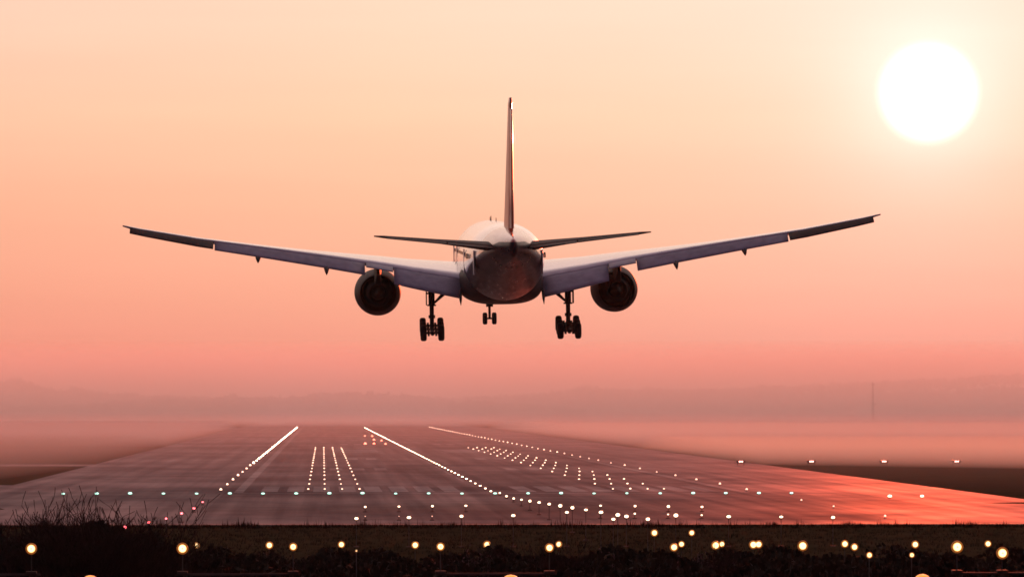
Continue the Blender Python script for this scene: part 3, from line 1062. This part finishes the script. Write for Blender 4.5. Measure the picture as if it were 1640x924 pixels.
ROW_B = [(53, 877, 8.5, 'leftmost tall amber-white lamp on a gantry'), (293.5, 877, 9, 'big amber-white gantry lamp right of the bare bush'),
         (470, 874.5, 6.5, 'white gantry lamp at the right end of the second rail'), (705.5, 874.5, 6.5, 'white gantry lamp left of the middle of the photo'),
         (880, 876.5, 6.5, 'left lamp of the close pair right of centre, on a gantry rail'), (1536, 876, 9.5, 'big bright amber-white gantry lamp near the right edge'),
         (1609, 886, 8.5, 'rightmost bright gantry lamp, lower than its neighbour')]
DB = 132.0
Z_RAIL = CAM_H - (918.5 - 651) * DB / FPX
for a, b, rp, nm in ROW_B:
    x, y, z = px2w(a, b, DB)
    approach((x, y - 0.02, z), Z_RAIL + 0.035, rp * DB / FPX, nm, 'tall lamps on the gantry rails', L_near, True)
gl = ['lowest rail gantry at far left under the first tall lamp', 'rail gantry under the second and third gantry lamps', 'rail gantry right of the middle carrying two lamps', 'rail gantry at far right under two bright lamps']
for (a, b), lab in zip(((-40, 67), (284, 481), (698, 892), (1528, 1690)), gl):
    x0, x1 = px2w(a, 0, DB)[0], px2w(b, 0, DB)[0]
    root = empty('light_gantry', ((x0 + x1) / 2, DB, gz(DB)), lab, 'gantry', 'light gantries nearest the road')
    hw = (x1 - x0) / 2
    zr = Z_RAIL - gz(DB)
    bm = bmesh.new()
    add_box(bm, (0, 0.06, zr), (hw * 2, 0.1, 0.06))
    add_box(bm, (0, 0.06, zr - 0.5), (hw * 2, 0.05, 0.05))
    link('rail', bm, M_post, root)
    for sx in (-1, 1):
        bm = bmesh.new()
        add_tube(bm, (sx * (hw - 0.25), 0.06, 0), (sx * (hw - 0.25), 0.06, zr - 0.032), 0.06, 0.06, 10)
        link('leg', bm, M_post, root)
        bm = bmesh.new()
        add_tube(bm, (sx * (hw - 0.3), 0.06, zr - 1.2), (sx * (hw - 1.0), 0.06, zr - 0.5), 0.03, 0.03, 6)
        link('brace', bm, M_post, root)

# amber road lamps whose bowls just reach into the picture
M_sod = mat('sodium_lamp_bowl', (0.9, 0.5, 0.2), 0.3, emit=(1.0, 0.25, 0.025), estr=1.3)
M_sod.cycles.emission_sampling = 'FRONT'
for k, a in enumerate((147, 818, 1480)):
    D = 112.0
    x, y, z = px2w(a, 927, D)
    root = empty('street_lamp', (x, y, gz(D)), f'{["left", "middle", "right"][k]} of three orange street lamps cut off by the bottom edge', 'street lamp', 'orange street lamps along the road')
    h = (z - gz(D)) * (1.06 if i < 5 else 1.0)
    bm = bmesh.new()
    add_tube(bm, (0, 0, 0), (0, 0, h - 0.16), 0.075, 0.045, 10)
    link('pole', bm, M_post, root)
    bm = bmesh.new()
    lathe(bm, [(-0.17, 0.05), (-0.14, 0.12), (-0.1, 0.2), (-0.06, 0.2)], 'z', (0, 0, h), 18)
    link('collar', bm, M_base, root, True)
    bm = bmesh.new()
    lathe(bm, [(-0.055, 0.19), (0.0, 0.19), (0.06, 0.155), (0.1, 0.09), (0.115, 0.01)], 'z', (0, 0, h), 20)
    link('bowl', bm, M_sod, root, True)

# ------------------------------------------------------------------ far mast and masts
def mast(x, y, h, label):
    root = empty('radio_mast', (x, y, 0), label, 'mast')
    bm = bmesh.new()
    w = 0.55
    for sx, sy in ((-1, -1), (1, -1), (1, 1), (-1, 1)):
        add_tube(bm, (sx * w, sy * w, 0), (sx * w * 0.5, sy * w * 0.5, h), 0.12, 0.09, 5)
    zz = 0
    while zz < h - 1.2:
        a, b = w * (1 - 0.5 * zz / h), w * (1 - 0.5 * (zz + 1.2) / h)
        add_tube(bm, (-a, -a, zz), (b, -b, zz + 1.2), 0.06, 0.06, 4)
        add_tube(bm, (a, a, zz), (-b, b, zz + 1.2), 0.06, 0.06, 4)
        zz += 1.2
    link('tower', bm, M_gear, root)
    for hz, L in ((h - 1.2, 2.6), (h * 0.45, 3.4)):
        bm = bmesh.new()
        add_box(bm, (0, 0, hz), (L, 0.25, 0.25))
        link('crossarm', bm, M_gear, root)
    return root


mast(289, 2420, 20.9, 'thin lattice mast faint in the haze at right')

# ------------------------------------------------------------------ far wood (one hazy mass)
def leaf_cloud(verts, faces, c, r, n, size, rnd, flat=1.0):
    for _ in range(n):
        while True:
            p = Vector((rnd.uniform(-1, 1), rnd.uniform(-1, 1), rnd.uniform(-1, 1)))
            if p.length < 1:
                break
        k = rnd.uniform(0.75, 1.08)
        if p.length > 0:
            p = p.normalized() * (p.length ** 0.5) * k
        q = Vector((c[0] + p.x * r[0], c[1] + p.y * r[1], c[2] + p.z * r[2]))
        e = Euler((rnd.uniform(0, 6.28), rnd.uniform(0, 6.28), rnd.uniform(0, 6.28))).to_matrix()
        s = size * rnd.uniform(0.5, 1.4)
        b = len(verts)
        for u, v in ((-1, -0.6), (1, -0.6), (0.9, 0.7), (-0.8, 0.6)):
            verts.append(q + e @ Vector((u * s, v * s, 0)))
        faces.append((b, b + 1, b + 2, b + 3))


def skyline(tab, D, rnd, verts, faces, wd):
    px = tab[0][0]
    while px < tab[-1][0]:
        top = interp(tab, px)[0] + rnd.uniform(-1.5, 3.5)
        X, Y, H = px2w(px, top, D + rnd.uniform(-60, 60))
        H = max(H, 4)
        w = rnd.uniform(0.8, 1.3) * wd
        leaf_cloud(verts, faces, (X, Y, H - 3.2), (w, w, 3.4), 60, 1.1, rnd)
        leaf_cloud(verts, faces, (X, Y + 6, H * 0.35), (w * 1.3, w, H * 0.42), 70, 2.2, rnd)
        px += rnd.uniform(6, 11)


M_wood = mat('far_foliage', (0.05, 0.055, 0.03), 0.9, spec=0.1, noise=0.3, nscale=0.2)
rw = random.Random(11)
for nm, tabs, D, lab in (
    ('far_wood', [[(-60, 648), (120, 648), (180, 643), (270, 638), (330, 640), (370, 631), (410, 636), (470, 634), (520, 629), (620, 628), (670, 634), (720, 641), (860, 648), (930, 655)]],
     2900, 'hazy line of trees beyond the far end of the runway'),
    ('far_wood', [[(-60, 632), (10, 612), (30, 604), (50, 612), (90, 624), (130, 620), (160, 628), (300, 634), (500, 640), (800, 634), (860, 630), (930, 621), (945, 614), (960, 622), (1050, 622), (1120, 624), (1200, 620), (1340, 614), (1420, 609), (1520, 606), (1600, 599), (1700, 598)]],
     3080, 'fainter higher treeline on the rise farther back, highest at right')):
    vs, fs = [], []
    for tb in tabs:
        skyline(tb, D, rw, vs, fs, 5.0 if D < 3000 else 7.0)
    me = bpy.data.meshes.new(nm)
    me.from_pydata([tuple(v) for v in vs], [], fs)
    tag(link(nm, me, M_wood), lab, 'woodland', None, 'stuff')
# the rise the farther trees stand on
bm = bmesh.new()
rings = []
for y, h in ((2960, -1), (3040, 0.3), (3140, 0.55), (3400, 0.5), (3900, -1)):
    rings.append([(x, y, -0.5 + h * 20 * max(0.15, min(1.0, (x + 300) / 900))) for x in range(-1200, 1501, 90)])
vv = [[bm.verts.new(p) for p in r] for r in rings]
for j in range(len(vv) - 1):
    for i in range(len(vv[0]) - 1):
        bm.faces.new((vv[j][i], vv[j][i + 1], vv[j + 1][i + 1], vv[j + 1][i]))
structure('hill', bm, M_grass)

# ------------------------------------------------------------------ grass on the bank
M_blade = mat('dry_grass_blades', (0.010, 0.007, 0.003), 0.9, spec=0.05, noise=0.45, nscale=0.3)
vs, fs = [], []
rg_ = random.Random(5)


def tuft(x, y, z, h, n, sp):
    for _ in range(n):
        a = rg_.uniform(0, 6.28)
        bx, by = x + rg_.uniform(-sp, sp), y + rg_.uniform(-sp, sp)
        hh = h * rg_.uniform(0.5, 1.2)
        w = 0.018 + 0.014 * hh
        dx, dy = math.cos(a), math.sin(a)
        lean = rg_.uniform(-0.35, 0.35) * hh
        b = len(vs)
        vs.extend([(bx - dx * w, by - dy * w, z - 0.03), (bx + dx * w, by + dy * w, z - 0.03), (bx + lean * dy, by - lean * dx, z + hh)])
        fs.append((b, b + 1, b + 2))


for _ in range(5200):
    y = rg_.uniform(262, 315.3)
    x = rg_.uniform(-0.08 * y, 0.16 * y)
    tuft(x, y, gz(y), 0.16, 5, 0.22)
for _ in range(1500):
    y = rg_.uniform(309, 315.3)
    x = rg_.uniform(-26, 50)
    tuft(x, y, gz(y), 0.2 + (0.35 if rg_.random() < 0.05 else 0) + 0.16 * max(0, math.sin(x * 0.9) + math.sin(x * 2.3 + 1) - 0.6), 8, 0.25)
me = bpy.data.meshes.new('grass')
me.from_pydata(vs, [], fs)
tag(link('grass', me, M_blade), 'dark rough grass on the bank between bushes and runway end', 'grass', None, 'stuff')

# ------------------------------------------------------------------ bushes in the foreground
M_bark = mat('dark_twigs', (0.02, 0.013, 0.012), 0.9, spec=0.05, noise=0.3)
M_leafd = mat('dark_bush_leaves', (0.016, 0.013, 0.009), 0.9, spec=0.05, noise=0.4, nscale=0.8)
M_bloss = mat('dull_pink_buds', (0.07, 0.04, 0.04), 0.8, spec=0.1, noise=0.35, nscale=2)


def grow(rnd, h, w, bare, spread=0.55):
    """stems rise from one stool and fork; returns twig mesh and leaf mesh data"""
    bm = bmesh.new()
    tips = []

    def branch(p, d, L, r, lev):
        segs = 3 if lev < 2 else 2
        q = p
        for s_ in range(segs):
            d = (d + Vector((rnd.uniform(-1, 1), rnd.uniform(-1, 1), rnd.uniform(-0.2, 0.9))) * 0.16).normalized()
            nx = q + d * (L / segs)
            r2 = max(r * 0.8, 0.011)
            add_tube(bm, q, nx, r, r2, 4 if lev < 2 else 3, 0, False)
            q, r = nx, r2
            if lev >= 1:
                tips.append(Vector(q))
            if lev < 4 and (s_ > 0 or lev > 0):
                for _ in range(rnd.choice((1, 2, 2)) if lev < 3 else 1):
                    v = (d + Vector((rnd.uniform(-1, 1), rnd.uniform(-1, 1), rnd.uniform(-0.2, 0.9))) * spread * 1.3).normalized()
                    branch(Vector(q), v, L * rnd.uniform(0.45, 0.72), r * 0.62, lev + 1)
    n0 = 34 if bare else 9
    for k in range(n0):
        a = 2 * PI * k / n0 + rnd.uniform(-0.3, 0.3)
        ln = rnd.uniform(0.05, 0.7) * w / h
        d = Vector((math.cos(a) * ln, math.sin(a) * ln, 1)).normalized()
        branch(Vector((math.cos(a) * 0.25 * w * 0.3, math.sin(a) * 0.25 * w * 0.3, 0)), d, h * rnd.uniform(0.48, 0.64), 0.05, 0)
    top = sorted(v.co.z for v in bm.verts)[int(len(bm.verts) * (0.9965 if bare else 0.999))]
    for v in bm.verts:
        v.co.z *= h / top
    tips = [Vector((t.x, t.y, t.z * h / top)) for t in tips]
    lv, lf, bv, bf = [], [], [], []
    for t in tips:
        dens = (0.0 if bare else 1.0) if t.z > h * 0.45 else 1.0
        for _ in range(4 if rnd.random() < dens else 0):
            e = Euler((rnd.uniform(0, 6.28), rnd.uniform(0, 6.28), rnd.uniform(0, 6.28))).to_matrix()
            q = t + Vector((rnd.uniform(-1, 1), rnd.uniform(-1, 1), rnd.uniform(-1, 1))) * 0.2
            s = rnd.uniform(0.02, 0.055)
            b = len(lv)
            for u, v in ((-1, -0.5), (1, -0.4), (0.8, 0.5), (-0.7, 0.6)):
                lv.append(tuple(q + e @ Vector((u * s, v * s, 0))))
            lf.append((b, b + 1, b + 2, b + 3))
    return bm, lv, lf


def bush(name, x, y, h, w, seed, bare, leafm, label, group):
    rnd = random.Random(seed)
    bm, lv, lf = grow(rnd, h, w, bare)
    root = empty(name, (x, y, gz(y)), label, 'bush', group)
    link('branches', bm, M_bark, root)
    me = bpy.data.meshes.new('leaves')
    me.from_pydata(lv, [], lf)
    link('leaves', me, leafm, root)
    return root


# (photo x, top y, depth, width m, bare, label)
B = [(-10, 848, 150, 4.5, 0, 'dense dark bush cut by the left edge'), (60, 846, 152, 3.6, 1, 'dark bush between the first tall lamp and the spiky bush'),
     (140, 811, 149, 4.8, 1, 'tall spiky bare bush rising above the runway edge at left'), (182, 818, 150, 4.0, 1, 'bare bush right against the tall spiky one'),
     (224, 848, 158, 2.8, 1, 'dark bush ending just left of the second tall lamp'),
     (345, 900, 160, 4.6, 0, 'low dark bush below the small light near the second lamp'), (430, 886, 158, 4.6, 0, 'low dark bush below the third gantry lamp'),
     (540, 892, 162, 4.8, 0, 'low dark bush left of the middle gantry lamp'), (650, 896, 160, 4.8, 0, 'low dark bush under the middle gantry lamp'),
     (760, 893, 158, 4.6, 0, 'low dark bush left of the budding bushes'), (850, 880, 156, 4.2, 1, 'budding pinkish bush below the close lamp pair'),
     (935, 884, 158, 4.2, 1, 'budding pinkish bush right of the close lamp pair'), (1020, 890, 160, 4.4, 0, 'low dark bush right of the budding bushes'),
     (1110, 886, 158, 4.4, 1, 'budding bush under the first pair of bright lamps'), (1210, 893, 160, 4.6, 0, 'low dark bush under the second bright lamp pair'),
     (1310, 897, 162, 4.8, 0, 'low dark bush right of the large oval lamp'), (1420, 899, 160, 4.8, 0, 'low dark bush above the right street lamp'),
     (1530, 900, 160, 4.8, 0, 'low dark bush behind the big right gantry lamp'), (1640, 897, 160, 4.8, 0, 'low dark bush cut by the right edge')]
for i, (a, ty, D, w, bare, lab) in enumerate(B):
    x, y, z = px2w(a, ty, D)
    h = z - gz(D)
    lm = M_bloss if 'budding' in lab else M_leafd
    bush('spiky_bush' if bare else 'hedge_bush', x, y, h, w, 100 + i, bare, lm, lab, 'bushes in front of the airfield')
# the hedge's dense lower body
vs, fs = [], []
rh = random.Random(21)
for _ in range(46000):
    y = rh.uniform(150, 168)
    x = rh.uniform(-0.09 * y, 0.17 * y)
    top = 2.8 + 0.16 * math.sin(x * 1.3) + 0.12 * math.sin(x * 3.1 + 1) + 0.85 * max(0.0, min(1.0, (-5.0 - x) / 1.0)) + 0.1 * math.exp(-((x + 8.3) / 1.3) ** 2)
    z = gz(y) + (top - gz(y)) * (1 - rh.random() ** 1.8)
    e = Euler((rh.uniform(0, 6.28), rh.uniform(0, 6.28), rh.uniform(0, 6.28))).to_matrix()
    s = rh.uniform(0.06, 0.16)
    b = len(vs)
    for u, v in ((-1, -0.5), (1, -0.4), (0.8, 0.5), (-0.7, 0.6)):
        vs.append(tuple(Vector((x, y, z)) + e @ Vector((u * s, v * s, 0))))
    fs.append((b, b + 1, b + 2, b + 3))
me = bpy.data.meshes.new('undergrowth')
me.from_pydata(vs, [], fs)
tag(link('undergrowth', me, M_leafd), 'tangled dark undergrowth filling the foot of the bushes', 'undergrowth', None, 'stuff')
